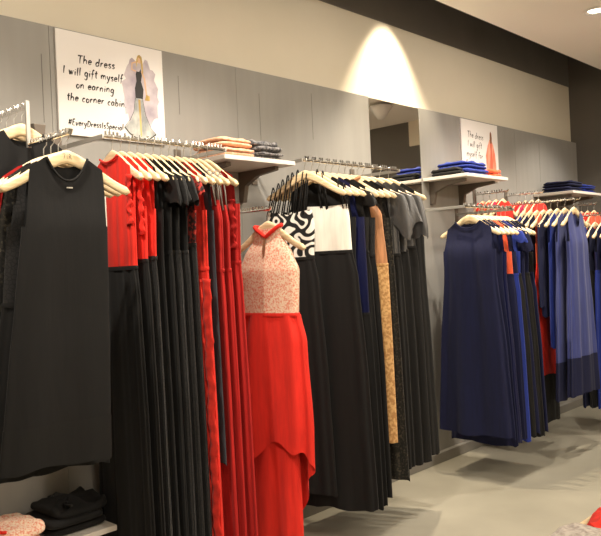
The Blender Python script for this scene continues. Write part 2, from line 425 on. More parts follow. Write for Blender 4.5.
# ------------------------------------------------------------------ garments
def cloth(name, M, parent, prof, top, bot, cols=88, rows=30, fold=(.006, .012), nf=9, seed=0, dx=0, wave=.006, yoff=0, sway=0):
    """closed tube of cloth. prof: (z, half width, half depth); top, bot: z or f(xn, front) ; fold: depth of folds at top and hem"""
    R = random.Random(seed)
    ph = [R.uniform(0, 6.28) for _ in range(8)]
    q = [max(2, nf + R.choice((-1, 0, 1))), max(3, int(nf * 1.7) + R.choice((-1, 0, 1))), max(1, nf // 2), 2 + R.choice((0, 1))]
    V = []
    zt0 = top if not callable(top) else top(0, -1); zb0 = bot if not callable(bot) else min(bot(0, -1), bot(0, 1))
    for j in range(rows):
        t = j / (rows - 1)
        for i in range(cols):
            a = 2 * PI * i / cols
            ca, sa = math.cos(a), math.sin(a)
            xs = math.copysign(abs(ca) ** .85, ca); ys = math.copysign(abs(sa) ** .7, sa)
            zt = top(xs, sa) if callable(top) else top
            zb = bot(xs, sa) if callable(bot) else bot
            zb += wave * math.sin(3 * a + ph[5]) + wave * .6 * math.sin(7 * a + ph[6])
            z = lerp(zt, zb, t)
            wv, dv = interp(prof, z)
            g = max(0, min(1, (zt0 - z) / max(.01, zt0 - zb0)))
            A = lerp(fold[0], fold[1], g ** .8)
            drift = 1.2 * math.sin(z * 2.3 + ph[4])
            fo = .55 * math.sin(q[0] * a + ph[0] + drift * .3) + .30 * math.sin(q[1] * a + ph[1] - drift * .4) + .25 * math.sin(q[2] * a + ph[2])
            fo = math.copysign(abs(fo) ** .85, fo)
            x = wv * xs + A * .55 * fo * ca + .35 * A * math.sin(q[3] * a + ph[3]) + dx + sway * min(0, z + .15)
            y = dv * ys + A * fo * (.35 + .65 * abs(sa)) * (1 if sa >= 0 else -1) + yoff * sm((-.12 - z) / .22)
            V.append((x, y, z))
    mb = MB(); mb.grid(V, cols, rows, True)
    return mb.build(name, M, parent)

def neck_top(nh, so, fd, bd, ua, w, base=0.0, style='tank'):
    """top edge of a bodice in hanger space. nh neck half width, so outer strap half width, fd/bd neck depth, ua underarm z, w half width"""
    def f(xn, sa):
        x = abs(xn) * w
        front = sm((1 - sa) / 2 * 1.0) if True else 0
        dep = lerp(bd, fd, sm(.5 - sa * 1.6))
        if x < nh:
            return hang_z(nh) + .004 - dep * (1 - (x / nh) ** 2.2) + base
        if x < so:
            return hang_z(x) + .004 + base
        t = min(1, (x - so) / max(.005, (w - so)))
        return lerp(hang_z(so), ua, sm(t * 2.0) ** .8) + base
    return f
def flat_top(z, dip=.02, rise=.0):      # bust line of a strap dress
    def f(xn, sa):
        return z - dip * (1 - abs(xn)) ** 1.5 * (1 if sa < 0 else .2) - rise * abs(xn) ** 3
    return f
def sleeve(M, parent, side, z0, L, w0, w1, seed, xr=.15, out=.03, d=.016, drape=0):
    """soft sleeve: starts at the shoulder seam on the hanger, falls outwards and down"""
    R = random.Random(seed); ph = R.uniform(0, 6); ph2 = R.uniform(0, 6)
    V = []; rows, cols = 16, 30
    for j in range(rows):
        t = j / (rows - 1)
        hw = lerp(w0, w1, sm(t)); dd = lerp(.012, d, sm(t * 1.5))
        cx = side * (xr + out * math.sin(min(1, t * 1.3) * PI / 2))
        for i in range(cols):
            a = 2 * PI * i / cols; ca, sa = math.cos(a), math.sin(a)
            fo = .16 * math.sin(4 * a + ph + t * 2) * t + .10 * math.sin(7 * a - ph2) * t
            xx = cx + hw * ca * (1 + fo)
            top = hang_z(min(HW, max(0, side * (side * xr * 1.0 + hw * ca)))) - .002
            body = z0 - L * t - drape * t * (.5 + .5 * math.sin(2 * a + ph)) - .25 * hw * side * ca * (1 - t)
            z = lerp(min(top, z0 + .02), body, sm(t * 1.6)) if t < .62 else body
            V.append((xx, dd * sa * (1 + 1.0 * fo), z + .006 * math.sin(5 * a + ph2) * t))
    mb = MB(); mb.grid(V, cols, rows, True)
    return mb.build('sleeve', M, parent)
def ribbon_tube(name, M, parent, pts, r, n=7):
    b = MB(); b.tube(pts, r, n); return b.build(name, M, parent)
def frill(name, M, parent, path, width, amp, n, seed=0):
    """wavy strip of cloth that follows a path (list of points), standing off towards -y"""
    R = random.Random(seed); ph = R.uniform(0, 6); V = []
    N = len(path); rows = 5
    for j in range(rows):
        t = j / (rows - 1)
        for i, p in enumerate(path):
            s = i / (N - 1) * n * 2 * PI + ph
            V.append((p[0] + width * (t - .5) + amp * .6 * math.sin(s * .7) * t, p[1] - .004 - amp * (.5 + .5 * math.sin(s)) * math.sin(PI * min(1, t + .15)), p[2] + amp * .4 * math.cos(s) * t))
    mb = MB(); mb.grid(V, N, rows)
    return mb.build(name, M, parent, True, 0, .0012)

SL = {'cap': (.07, .040, .052, .03, 0), 'short': (.13, .045, .060, .03, 0), 'flutter': (.10, .045, .066, .034, .02),
      'long': (.58, .050, .040, .035, 0), 'drape': (.15, .055, .075, .035, .10)}
def dress(loc, rz, label, hlabel, group, name='long_dress', cat='dress', kind='tank', bod='black', skirt='black', waist=-.50, hem=-1.55,
          bw=.165, ww=.14, hw=.20, d=.013, fold=.007, nf=9, seed=None, nh=.075, so=.135, fd=.09, bd=.03, ua=-.30, band=None, sleeves=None,
          straps=None, bust=-.30, collar=None, hemf=None, dx=0, clear=False, bfold=.004, bnf=6, lean=0, gather=1.0, yoff=0, turn=0):
    if seed is None: seed = int(abs(loc[0] * 7919 + loc[1] * 104729 + loc[2] * 13)) + len(label)
    rz += math.radians(turn)
    root = thing(name, label, cat, loc, rz, group)
    hanger(loc, rz, hlabel, group.replace('dresses', 'hangers').replace('tops', 'hangers') if group else None).rotation_euler = (0, 0, rz)
    wz = waist
    if kind == 'tank' and bod == skirt and gather <= 1.2:
        end = hem + band[1] if band else hem
        hb = lerp(ww, hw, (wz - end) / (wz - hem))
        prof = [(-.08, bw * .98, .0135), (-.21, bw, .0150), (ua, bw, max(.013, d * .85)), (wz, ww, d * .85), (lerp(wz, end, .5), lerp(ww, hb, .6), d), (end, hb, d * 1.03)]
        cloth('body', MT[bod], root, prof, neck_top(nh, so, fd, bd, ua, bw), end, 112, 52, (bfold * .6, fold), nf, seed + 2, dx, .006 if not band else .001, yoff, lean)
        if band:
            cloth('hem_band', MT[band[0]], root, [(end, hb * 1.012, d * 1.10), (hem, hw * 1.01, d * 1.12)], end + .003, hem, 112, 12, (fold, fold * 1.05), nf, seed + 2, dx, .005, yoff, lean)
    else:
        if kind == 'strap':
            cloth('bodice', MT[bod], root, [(bust + .02, bw * .9, d * .75), (bust - .08, bw, d), (wz, ww, d * .85)], flat_top(bust), wz - .003, 96, 24, (bfold * .6, bfold), bnf, seed + 1, dx, .002, yoff, lean)
            for (xt, xb) in (straps or [(-.09, -.085), (.09, .085)]):
                zt = hang_z(xt) + .004
                for sy in (-1, 1):
                    ribbon_tube('strap', MT['strap_clear'] if clear else MT[bod if bod not in ('swirl', 'white') else 'black'], root,
                                [(xt + dx * .4, sy * .002, zt), (xt + dx * .4, sy * .0125, zt - .012), (lerp(xt, xb, .6) + dx * .7, sy * .013, lerp(zt, bust, .6)), (xb + dx, sy * d * .7, bust - .022)], .0035)
        elif kind == 'halter':
            cloth('bodice', MT[bod], root, [(-.075, .078, .0135), (-.13, .088, .014), (-.21, lerp(.09, bw, .62), d * .75), (-.28, bw, d), (wz, ww, d * .9)],
                  lambda xn, sa: hang_z(.06) - .010 - (.0 if sa < 0 else .012), wz, 96, 26, (bfold * .5, bfold), bnf, seed + 1, dx, .002, yoff, lean)
            c = MB(); pts = []
            for i in range(33):
                a = 2 * PI * i / 32
                fr = max(0, -math.sin(a))
                pts.append((.082 * math.cos(a) + dx, .0165 * math.sin(a) - .004 * fr, hang_z(.075) + .012 - .05 * (1 - abs(math.cos(a))) * (1 if math.sin(a) < 0 else .4)))
            c.tube(pts, .0095, 8); c.build('collar', MT[collar or bod], root)
        else:
            cloth('bodice', MT[bod], root, [(-.08, bw * .98, .0135), (-.21, bw, .0150), (ua, bw, max(.013, d * .85)), (wz, ww, d * .85)], neck_top(nh, so, fd, bd, ua, bw), wz - .003, 96, 24, (bfold * .6, bfold), bnf, seed + 1, dx, .002, yoff, lean)
        prof_s = [(wz, ww * 1.01, d * .9), (wz - .12, lerp(ww, hw, .35), d * .95), (lerp(wz, hem, .5), lerp(ww, hw, .75), d), (hem, hw, d * 1.05)]
        cloth('skirt', MT[skirt], root, prof_s, wz, hemf if hemf else hem, 112, 36, (fold * .4 * gather, fold), nf, seed + 2, dx, .006, yoff, lean)
        V = []
        for j, (e, zz) in enumerate([(1.0, .008), (1.012, .005), (1.012, -.005), (1.0, -.008)]):
            for i in range(60):
                a = 2 * PI * i / 60; ca, sa = math.cos(a), math.sin(a)
                V.append(((ww * e + .002) * math.copysign(abs(ca) ** .85, ca) + dx + lean * (wz + .15), (d * .9 + .002 + bfold * .4) * e * math.copysign(abs(sa) ** .7, sa) + yoff, wz + zz))
        mb = MB(); mb.grid(V, 60, 4, True); mb.build('waistband', MT[skirt], root)
    if collar and kind == 'tank':
        f = neck_top(nh, so, fd, bd, ua, bw)
        ribbon_tube('collar', MT[collar], root, [(-nh + 2 * nh * i / 24 + dx, -.0135 + yoff * .5 - .003 * (1 - (1 - i / 12) ** 2), f((-nh + 2 * nh * i / 24) / bw, -1) - .002) for i in range(25)], .0042)
    if sleeves:
        Ln, w0, w1, out, drape = SL[sleeves[0]]
        for sd in (-1, 1): sleeve(MT[sleeves[1]], root, sd, hang_z(so) - .03, Ln, w0, w1, seed + sd + 5, so + .005, out, max(.0125, d * .9), drape)
    return root

XB = .40
GB = 'dresses on the red and black rail'
def frill_down(root, M, x, z0, z1, y, seed, width=.04, amp=.012, n=10):
    return frill('ruffle', M, root, [(x + .006 * math.sin(i * .6), y, lerp(z0, z1, i / 59)) for i in range(60)], width, amp, n, seed)

# --- rail with the red and black dresses (aisle end of each hanger is local +x)
PW_ = 'pale wooden hanger holding the '
D1 = dress((XB, hz_y(0), ZB), 0, 'red sleeveless pleated dress with gathered black skirt, first on its rail', PW_ + 'first red dress with black skirt', GB,
           bod='red', skirt='black', waist=-.525, hem=-1.75, bw=.168, ww=.165, hw=.21, nf=12, fold=.009, bfold=.005, bnf=15, gather=1.3, yoff=-.010, nh=.07, so=.15, fd=.02, bd=.02, ua=-.27, turn=-4, collar='red', d=.018)
frill_down(D1, MT['red'], .150, -.17, -.36, -.016, 3, .03, .010, 3)
D2 = dress((XB, hz_y(1), ZB), 0, 'red ruffled top dress with black skirt, second on its rail behind the first red one', PW_ + 'second red dress with ruffled armhole', GB,
           bod='red', skirt='black', waist=-.50, hem=-1.73, bw=.172, ww=.165, hw=.20, nf=11, bfold=.006, bnf=13, gather=1.3, so=.15, fd=.05, ua=-.29, turn=-4)
frill_down(D2, MT['red'], .160, -.18, -.40, -.011, 4, .035, .008, 3.5)
D3 = dress((XB, hz_y(2), ZB), 0, 'red sleeveless top dress with black skirt, third on its rail before the black ones', PW_ + 'third red dress beside the black ones', GB,
           bod='red', skirt='black_lace', waist=-.49, hem=-1.76, bw=.178, ww=.168, hw=.195, nf=10, bfold=.006, bnf=10, so=.155, ua=-.30, turn=-4)
dress((XB, hz_y(3), ZB), 0, 'black sleeveless long dress hanging just behind the three red tops', PW_ + 'sleeveless black dress behind the red tops', GB,
      bod='black', skirt='black', waist=-.48, hem=-1.74, bw=.175, ww=.165, hw=.19, nf=10, so=.15, turn=-4)
for i, (lb, hl, sk) in enumerate([('black flutter sleeved long dress, nearest of three with such sleeves', 'nearest flutter sleeved black dress', 'black'),
                                  ('black flutter sleeved lace dress, middle of three with such sleeves', 'middle flutter sleeved black dress', 'black_lace'),
                                  ('black flutter sleeved lace dress, last of three, next to the red and black lace top', 'last flutter sleeved black dress', 'black_lace')]):
    dress((XB, hz_y(4 + i), ZB), 0, lb, PW_ + hl, GB, bod='black', skirt=sk, waist=-.47, hem=-1.73 - .01 * i, bw=.172, ww=.165, hw=.19, nf=10 + i, sleeves=('flutter', 'black_lace' if i else 'black'), so=.15, ua=-.29, turn=-4, gather=1.3)
dress((XB, hz_y(7), ZB), 0, 'red and black lace cap sleeved dress between the black lace and ruffled red dresses', PW_ + 'red and black lace dress', GB,
      bod='red_lace', skirt='black_lace', waist=-.44, hem=-1.72, bw=.18, ww=.168, hw=.185, sleeves=('cap', 'red_lace'), so=.15, turn=-4)
D9 = dress((XB, hz_y(8), ZB), 0, 'bright red long dress with vertical ruffles, gathered bodice', PW_ + 'bright red ruffled dress', GB,
           bod='red_ruffle', skirt='red', waist=-.54, hem=-1.75, bw=.20, ww=.195, hw=.22, nf=8, fold=.007, bfold=.006, bnf=16, so=.165, ua=-.30, d=.014, gather=1.3, turn=-4)
frill_down(D9, MT['red_ruffle'], .20, -.58, -1.73, -.011, 9, .05, .009, 19)
frill_down(D9, MT['red_ruffle'], .14, -.58, -1.73, -.012, 10, .05, .009, 17)
dress((XB, hz_y(9), ZB), 0, 'slate blue narrow dress between the bright red and dark red dresses', PW_ + 'narrow slate blue dress', GB,
      bod='slate', skirt='slate', waist=-.5, hem=-1.35, bw=.20, ww=.20, hw=.212, nf=5, fold=.005, so=.17, turn=-4)
for i, (lb, hl) in enumerate([('dark red long dress on sheer straps, nearer of two', 'nearer dark red strap dress'),
                              ('dark red long dress on sheer straps, farther of two', 'farther dark red strap dress')]):
    dress((XB, hz_y(10 + i), ZB), 0, lb, PW_ + hl, GB, kind='strap', bod='dark_red', skirt='dark_red', bust=-.255 - .02 * i, waist=-.55, hem=-1.74 + .03 * i, bw=.205, ww=.20, hw=.225,
          nf=9, fold=.008, bfold=.006, bnf=11, straps=[(-.1, -.1), (.13, .15), (.155, .18)], clear=True, d=.013, gather=1.5, turn=-4)
D13 = dress((XB, hz_y(12), ZB), 0, 'dark red long dress with knotted bust, last on the red and black rail', PW_ + 'last dark red dress', GB,
      bod='dark_red', skirt='dark_red', waist=-.52, hem=-1.70, bw=.22, ww=.21, hw=.24, nf=9, fold=.010, bfold=.008, bnf=10, nh=.12, so=.165, fd=.16, bd=.06, ua=-.27, d=.015, gather=1.5, turn=-4)
frill_down(D13, MT['dark_red'], .185, -.25, -.46, -.011, 19, .045, .009, 2.5)

# --- stepped arm with black dresses, hung parallel to the wall
GA = 'dresses on the stepped arm'
RA = PI / 2
ZA = 1.873
A1 = dress((XA(0), 1.25, ZA), RA, 'black sleeveless shift dress with sheer hem band, front of its arm', 'pale wooden hanger with small mark holding the front black shift dress', GA,
           name='shift_dress', bod='black', skirt='black', waist=-.55, hem=-1.07, bw=.140, ww=.152, hw=.178, d=.024, fold=.010, yoff=-.012, nf=5, bfold=.004, nh=.068, so=.122, fd=.075, bd=.03, ua=-.305,
           band=('black_sheer', .135), lean=.085, collar='black', dx=-.004, turn=-9)
ribbon_tube('neck_label', MT['tag'], A1, [(-.010, -.0165, -.178), (.010, -.0165, -.178)], .0025)
dress((XA(1), 1.25, ZA), RA, 'black shift dress, second on the stepped arm', PW_ + 'second black shift dress', GA, name='shift_dress',
      bod='black_lace', skirt='black', waist=-.55, hem=-1.10, bw=.165, ww=.17, hw=.20, so=.135, ua=-.30, lean=.075, turn=-9)
dress((XA(2), 1.25, ZA), RA, 'black sequinned shift dress, third on the stepped arm', PW_ + 'black sequinned dress', GA, name='shift_dress',
      bod='sequin', skirt='sequin', waist=-.45, hem=-1.06, bw=.195, ww=.20, hw=.21, so=.15, lean=.07, turn=-9)
dress((XA(3), 1.25, ZA), RA, 'dark red topped dress hidden behind the black shift dresses', PW_ + 'hidden dark red topped dress', GA, name='shift_dress',
      bod='dark_red', skirt='black', waist=-.40, hem=-1.05, bw=.185, ww=.18, hw=.19, so=.14, lean=.05, turn=-9)
for i in range(4):
    nm = ['nearest', 'second', 'third', 'innermost'][i]
    dress((.445 - .06 * i, 1.25, 2.01), RA, 'black top on the upper bar of the stepped arm, %s from the aisle' % nm, 'wooden hanger on the upper bar of the stepped arm, %s from aisle' % nm,
          'tops on the upper bar of the stepped arm', name='black_blouse', cat='top', bod='black', skirt='black', waist=-.45, hem=-.85 - .02 * i, bw=.19, ww=.18, hw=.20, so=.15, fd=.06)
t = thing('price_tag', 'white price tag hanging between the black shift and first red dress', 'tag', (.64, 1.435, ZA - .185), RA)
b = MB(); b.box(-.02, .02, -.001, .001, -.115, 0); b.build('card', MT['tag'], t, False, .0004)
ribbon_tube('string', MT['tag'], t, [(0, 0, .002), (-.008, 0, .02), (-.02, .003, .046)], .001)

# --- coral dress on the short arm
def coral_hem(xn, sa):
    s_, x_ = sa * .77 - xn * .60, xn * .77 + sa * .60
    f = sm(.66 - s_ * 1.1)
    return lerp(-1.44, -1.07, f) - .22 * f * max(0, abs(x_) - .35) ** 1.3 - .02 * math.sin(7 * x_) * f
E1 = dress((.55, 2.345, 1.672), 0, 'coral and beige lace halter dress with red high-low chiffon skirt', PW_ + 'coral lace halter dress', None,
           kind='halter', bod='coral_lace', skirt='red', collar='red', waist=-.475, hem=-1.50, bw=.182, ww=.185, hw=.30, d=.044, fold=.028, nf=6, bfold=.003, bnf=4, hemf=coral_hem, lean=.09, turn=2)
cloth('underskirt', MT['red'], E1, [(-.49, .165, .026), (-.9, .19, .03), (-1.50, .24, .038)], -.49, -1.50, 100, 26, (.003, .012), 7, 55, sway=.09)
b = MB(); b.add([(-.005, -.0262, -.125), (.005, -.0262, -.125), (.009, -.034, -.175), (.003, -.039, -.215), (-.003, -.039, -.215), (-.009, -.034, -.175)], [(0, 1, 2, 3, 4, 5)])
b.build('keyhole', MT['brown_ink'], E1, False, -1, .001)

# --- rail with black, white and grey dresses
GD = 'dresses on the black and white rail'
TD = 22
dress((XB, yd(0), ZD), 0, 'black strappy dress with black and white swirl bodice, first on its rail', PW_ + 'swirl bodice dress', GD,
      kind='strap', bod='swirl', skirt='black', bust=-.255, waist=-.50, hem=-1.70, bw=.135, ww=.125, hw=.19, dx=-.095, d=.018, turn=TD,
      straps=[(-.14, -.12), (-.11, -.10), (-.085, -.07), (-.055, -.04), (-.03, -.01), (0, .02), (.03, .05), (.05, .08)])
dress((XB, yd(1), ZD), 0, 'long black dress with white bodice and thin black straps', PW_ + 'white bodice dress', GD,
      kind='strap', bod='white', skirt='black', bust=-.235, waist=-.475, hem=-1.78, bw=.118, ww=.122, hw=.20, dx=.075, d=.016, fold=.009, nf=8, turn=TD,
      straps=[(.0, -.03), (.03, .0), (.11, .09), (.14, .11)])
k_ = dict(bw=.19, ww=.18, hw=.22, so=.15, nf=9, fold=.008)
dress((XB, yd(2), ZD), 0, 'black sleeveless long dress between the white bodice dress and the navy satin', PW_ + 'black dress behind the white bodice', GD, bod='black', skirt='black', waist=-.5, hem=-1.76, turn=TD, **k_)
dress((XB, yd(3), ZD), 0, 'navy satin long dress behind the white bodice dress', PW_ + 'navy satin dress', GD,
      bod='navy_satin', skirt='black', waist=-.80, hem=-1.80, bw=.20, ww=.205, hw=.23, so=.14, nf=8, turn=TD)
dress((XB, yd(4), ZD), 0, 'black satin dress with shiny shoulders, next to the tan halter', PW_ + 'shiny black satin dress', GD,
      bod='black_satin', skirt='black', waist=-.48, hem=-1.80, bw=.19, ww=.18, hw=.225, so=.155, sleeves=('cap', 'black_satin'), nf=10, fold=.008, turn=TD)
dress((XB, yd(5), ZD), 0, 'black lace topped long dress just before the tan halter', PW_ + 'black lace dress before the tan halter', GD, bod='black_lace', skirt='black', waist=-.5, hem=-1.77, turn=TD, **k_)
dress((XB, yd(6), ZD), 0, 'tan halter top over a narrow gold brocade skirt', PW_ + 'tan and gold outfit', GD,
      kind='halter', bod='tan', skirt='gold', waist=-.55, hem=-1.49, bw=.195, ww=.215, hw=.225, d=.02, fold=.003, nf=4, turn=TD)
dress((XB, yd(7), ZD), 0, 'black sequinned lace long dress behind the gold skirt', PW_ + 'black sequinned lace dress', GD,
      bod='sequin', skirt='sequin', waist=-.5, hem=-1.70, bw=.21, ww=.215, hw=.245, so=.16, nf=8, turn=TD)
dress((XB, yd(8), ZD), 0, 'black shiny topped long dress just before the grey satin tops', PW_ + 'black dress before the grey satin tops', GD, bod='black_satin', skirt='charcoal', waist=-.5, hem=-1.72, turn=TD, **k_)
for i, (lb, hl) in enumerate([('grey satin draped top with long black skirt, nearest of three', 'nearest grey satin top'), ('grey satin draped top with long black skirt, middle of three', 'middle grey satin top'),
                              ('grey satin draped top with long black skirt, last of three, beside the mirror', 'last grey satin top')]):
    dress((XB, yd(9) + .075 * i, ZD), 0, lb, PW_ + hl, GD,
          bod='grey_satin', skirt='charcoal', waist=-.50 + .02 * i, hem=-1.66, bw=.185, ww=.19, hw=.22, so=.155, sleeves=('drape', 'grey_satin'), nf=8, fold=.012, bfold=.009, bnf=8, d=.017, turn=TD)
dress((XB, yd(9) + .235, ZD), 0, 'charcoal long dress, last on the rail beside the mirror', PW_ + 'last charcoal dress beside the mirror', GD,
      bod='charcoal', skirt='charcoal', waist=-.5, hem=-1.64, bw=.185, ww=.19, hw=.225, so=.15, nf=8, fold=.012, d=.02, turn=TD)

# --- rail with the navy dresses
XF = .50
GF = 'dresses on the navy rail'
dress((XF, 4.19, ZF), 0, 'navy sleeveless long dress facing the aisle, first of the navy rail', PW_ + 'first navy dress', GF,
      bod='navy', skirt='navy', waist=-.42, hem=-1.45, bw=.185, ww=.182, hw=.26, d=.030, nf=7, fold=.024, yoff=-.022, nh=.09, so=.16, fd=.045, bd=.02, ua=-.28, collar='navy')
for i, (bo, sk, lb, kw) in enumerate([
        ('navy', 'navy', 'navy long dress directly behind the first navy one', {}),
        ('navy_satin', 'navy_satin', 'navy satin long dress, third on the navy rail', {}),
        ('orange', 'navy', 'dress with orange red lace top on the navy rail', {'ww': .195}),
        ('navy', 'royal', 'navy topped long dress with royal blue skirt on the navy rail', {'ww': .20}),
        ('royal', 'charcoal', 'royal blue topped dress with charcoal skirt on the navy rail', {'sleeves': ('cap', 'royal')}),
        ('navy', 'navy', 'navy long dress, second from the far end of the navy rail', {'sleeves': ('short', 'navy')}),
        ('navy', 'charcoal', 'navy and charcoal dress at the far end of the navy rail', {}),
        ('black', 'navy', 'black topped navy dress, the very last on the navy rail', {})]):
    k_ = dict(bw=.19, ww=.185, hw=.24, d=.016, nf=9, fold=.010, so=.155, ua=-.30); k_.update(kw)
    dress((XF, 4.25 + .06 * i, ZF), 0, lb, PW_ + lb.replace(' on the navy rail', ''), GF, bod=bo, skirt=sk, waist=-.45, hem=-1.52 + .015 * (i % 3), turn=0, **k_)

# --- long arm with the dusty blue dresses (parallel to the wall)
GH = 'dresses on the dusty blue arm'
ZH = 1.80
YH = 5.16
dress((.775, YH, ZH), RA, 'dusty blue sleeveless long dress with navy hem band, front of its arm', PW_ + 'front dusty blue dress', GH,
      bod='dusty', skirt='dusty', waist=-.45, hem=-1.37, bw=.165, ww=.16, hw=.235, d=.026, nf=8, fold=.016, yoff=-.012, nh=.07, so=.13, fd=.12, bd=.03, ua=-.30, band=('navy', .26))
dress((.71, YH, ZH), RA, 'dusty blue long dress directly behind the front one', PW_ + 'second dusty blue dress', GH,
      bod='dusty', skirt='dusty', waist=-.45, hem=-1.40, bw=.18, ww=.185, hw=.27, d=.017, nf=9, fold=.011, so=.15, band=('navy', .26))
for i, (bo, sk, hem, lb, kw) in enumerate([
        ('royal', 'royal', -1.04, 'royal blue short dress just behind the dusty blue pair', {'bw': .175, 'ww': .18, 'hw': .205}),
        ('navy', 'navy', -.82, 'navy long sleeved jacket beside the royal blue short dress', {'sleeves': ('long', 'navy'), 'bw': .18, 'ww': .185, 'hw': .20}),
        ('orange', 'red', -1.25, 'red dress behind the navy jacket on the dusty blue arm', {'bw': .15, 'ww': .15, 'hw': .235, 'so': .13}),
        ('navy', 'black', -1.62, 'black long dress with navy top behind the red one', {}),
        ('navy', 'navy', -1.60, 'navy long dress on the dusty blue arm, second from the wall', {'bw': .195, 'ww': .19, 'hw': .24}),
        ('royal', 'navy', -1.55, 'royal blue topped navy dress innermost on the dusty blue arm', {})]):
    k_ = dict(bw=.185, ww=.18, hw=.235, d=.014, nf=9, fold=.009, so=.155, ua=-.30); k_.update(kw)
    dress((.655 - .052 * i, YH, ZH), RA, lb, PW_ + lb.replace(' on the dusty blue arm', ''), GH, bod=bo, skirt=sk, waist=-.45, hem=hem, turn=0, **k_)

# --- small arms behind
for (y, z, x0, n, cols_, wh) in [(5.05, 1.90, .29, 4, ['red', 'pink', 'orange', 'red'], 'above the navy rail'), (5.55, 1.91, .33, 4, ['red', 'orange', 'pink', 'red'], 'beside the dusty blue arm'),
                                 (6.42, 1.84, .42, 4, ['orange', 'red', 'orange', 'red'], 'below the third shelf')]:
    for i in range(n):
        nm = ['front', 'second', 'third', 'back'][i]; cn = {'red': 'red', 'pink': 'magenta', 'orange': 'orange'}[cols_[i]]
        dress((x0 - .055 * i, y, z), RA, '%s %s top on the small arm %s' % (nm, cn, wh), 'hanger holding the %s %s top %s' % (nm, cn, wh), 'tops on the small arm ' + wh,
              name='short_blouse', cat='top', bod=cols_[i], skirt=cols_[i], waist=-.35, hem=-.55, bw=.16, ww=.16, hw=.17, so=.13, nh=.05, fd=.015, bd=.01, ua=-.24, d=.014, turn=0)
GI = 'dresses on the last navy arm'
for i, (x, bo, sk, lb) in enumerate([(.71, 'navy', 'navy', 'navy long dress at the picture edge, front of its arm'), (.65, 'navy_satin', 'royal', 'navy and royal blue dress second on the last arm'),
                                     (.59, 'navy', 'black', 'navy and black dress third on the last arm'), (.53, 'royal', 'navy', 'royal blue topped dress innermost on the last arm')]):
    dress((x, 6.0, 1.72), RA, lb, PW_ + lb, GI, bod=bo, skirt=sk, waist=-.45, hem=-1.52, bw=.18, ww=.18, hw=.235, so=.15, d=.02, fold=.012)

# ------------------------------------------------------------------ folded clothes
def folded(name, label, M, loc, wx, wy, hgt, layers=3, rz=0, seed=0, cat='folded garment', group=None, sag=.3, messy=0.0, M2=None):
    """a garment folded flat: stacked rounded folds, pinched sides, soft bumpy top"""
    R = random.Random(seed); t = thing(name, label, cat, loc, rz, group)
    b = MB(); ph = [R.uniform(0, 6) for _ in range(6)]
    lh = hgt / layers
    for l in range(layers):
        nu, nv = 40, 13; V = []
        sx = R.uniform(-.01, .01) * (1 + messy * 4); sy = R.uniform(-.008, .008) * (1 + messy * 4)
        kx, ky = wx / 2 * R.uniform(.95, 1.0), wy / 2 * R.uniform(.95, 1.0)
        for j in range(nv):
            e = -PI / 2 + PI * j / (nv - 1); ce = max(.0, math.cos(e)) ** .28; se = math.copysign(abs(math.sin(e)) ** .75, math.sin(e))
            for i in range(nu):
                a = 2 * PI * i / nu
                cx = math.copysign(abs(math.cos(a)) ** .35, math.cos(a)); cy = math.copysign(abs(math.sin(a)) ** .35, math.sin(a))
                x = kx * cx * ce + sx; y = ky * cy * ce + sy
                bump = (.22 + messy) * lh * (math.sin(9 * x / wx * 2 + ph[0] + l) * math.sin(7 * y / wy * 2 + ph[1]) + .5 * math.sin(17 * x / wx + ph[2] + 11 * y / wy)) * (1 if l == layers - 1 and se > 0 else .15)
                z = lh * (l + .5) + lh * .5 * se + bump * max(0, se)
                if l == 0 and se < 0: z = max(z, .0005)
                edge = 1 - sag * (abs(cx * ce) ** 6) * .5
                V.append((x, y, z * edge if l == layers - 1 else z))
        b.grid(V, nu, nv, True)
    b.build('folded_layers', M, t)
    if M2:
        pts = [(lerp(-wx * .36, wx * .36, i / 20), -wy * .1 + .01 * math.sin(i), hgt * (1.0 + .04 * math.sin(i * .9))) for i in range(21)]
        ribbon_tube('trim_edge', M2, t, pts, .006)
    return t
KN = 'knits on the first shelf'
folded('folded_knit', 'peach folded knit at the bottom of the pile on the first shelf', MT['peach'], (.245, 2.365, 1.941), .26, .22, .04, 2, 0, 1, group=KN)
folded('folded_knit', 'peach folded knit on top of the peach pile', MT['peach'], (.245, 2.36, 1.985), .25, .215, .045, 2, .04, 2, group=KN)
folded('folded_knit', 'grey speckled folded knit at the bottom of the grey pile', MT['grey_knit'], (.245, 2.575, 1.941), .26, .18, .035, 2, 0, 3, group=KN)
folded('folded_knit', 'grey speckled folded knit on top of the grey pile', MT['grey_knit'], (.24, 2.57, 1.979), .25, .175, .055, 2, -.05, 4, group=KN, messy=.15)
BL = 'blue clothes on the second shelf'
folded('folded_trousers', 'royal blue folded garment at the bottom of the pile under the small poster', MT['royal'], (.23, 4.60, 1.986), .28, .32, .045, 2, 0, 5, group=BL)
folded('folded_trousers', 'royal blue folded garment on top, under the small poster', MT['royal'], (.23, 4.59, 2.034), .27, .31, .05, 2, .05, 6, group=BL, messy=.15)
folded('folded_blouse', 'coral folded top beside the blue pile on the shelf', MT['orange'], (.27, 4.855, 1.986), .22, .12, .06, 2, 0, 7, group=BL)
folded('folded_scarf', 'black folded scarf at the near end of the blue pile', MT['black'], (.22, 4.405, 1.986), .24, .07, .05, 2, 0, 8, group=BL)
NV = 'navy clothes on the third shelf'
for i in range(2):
    p = ['bottom of the navy pile', 'top of the navy pile'][i]
    folded('folded_trousers', 'navy folded trousers at the %s on the third shelf' % p, MT['navy'], (.23, 6.24, 1.946 + .048 * i), .28, .30, .045, 2, .03 * i, 11 + i, group=NV)
    p = ['bottom', 'top'][i]
    folded('folded_trousers', 'royal blue folded trousers, %s of the small pile on the third shelf' % p, MT['royal'], (.23, 6.54, 1.946 + .038 * i), .26, .26, .035, 2, .03 * i, 21 + i, group=NV)
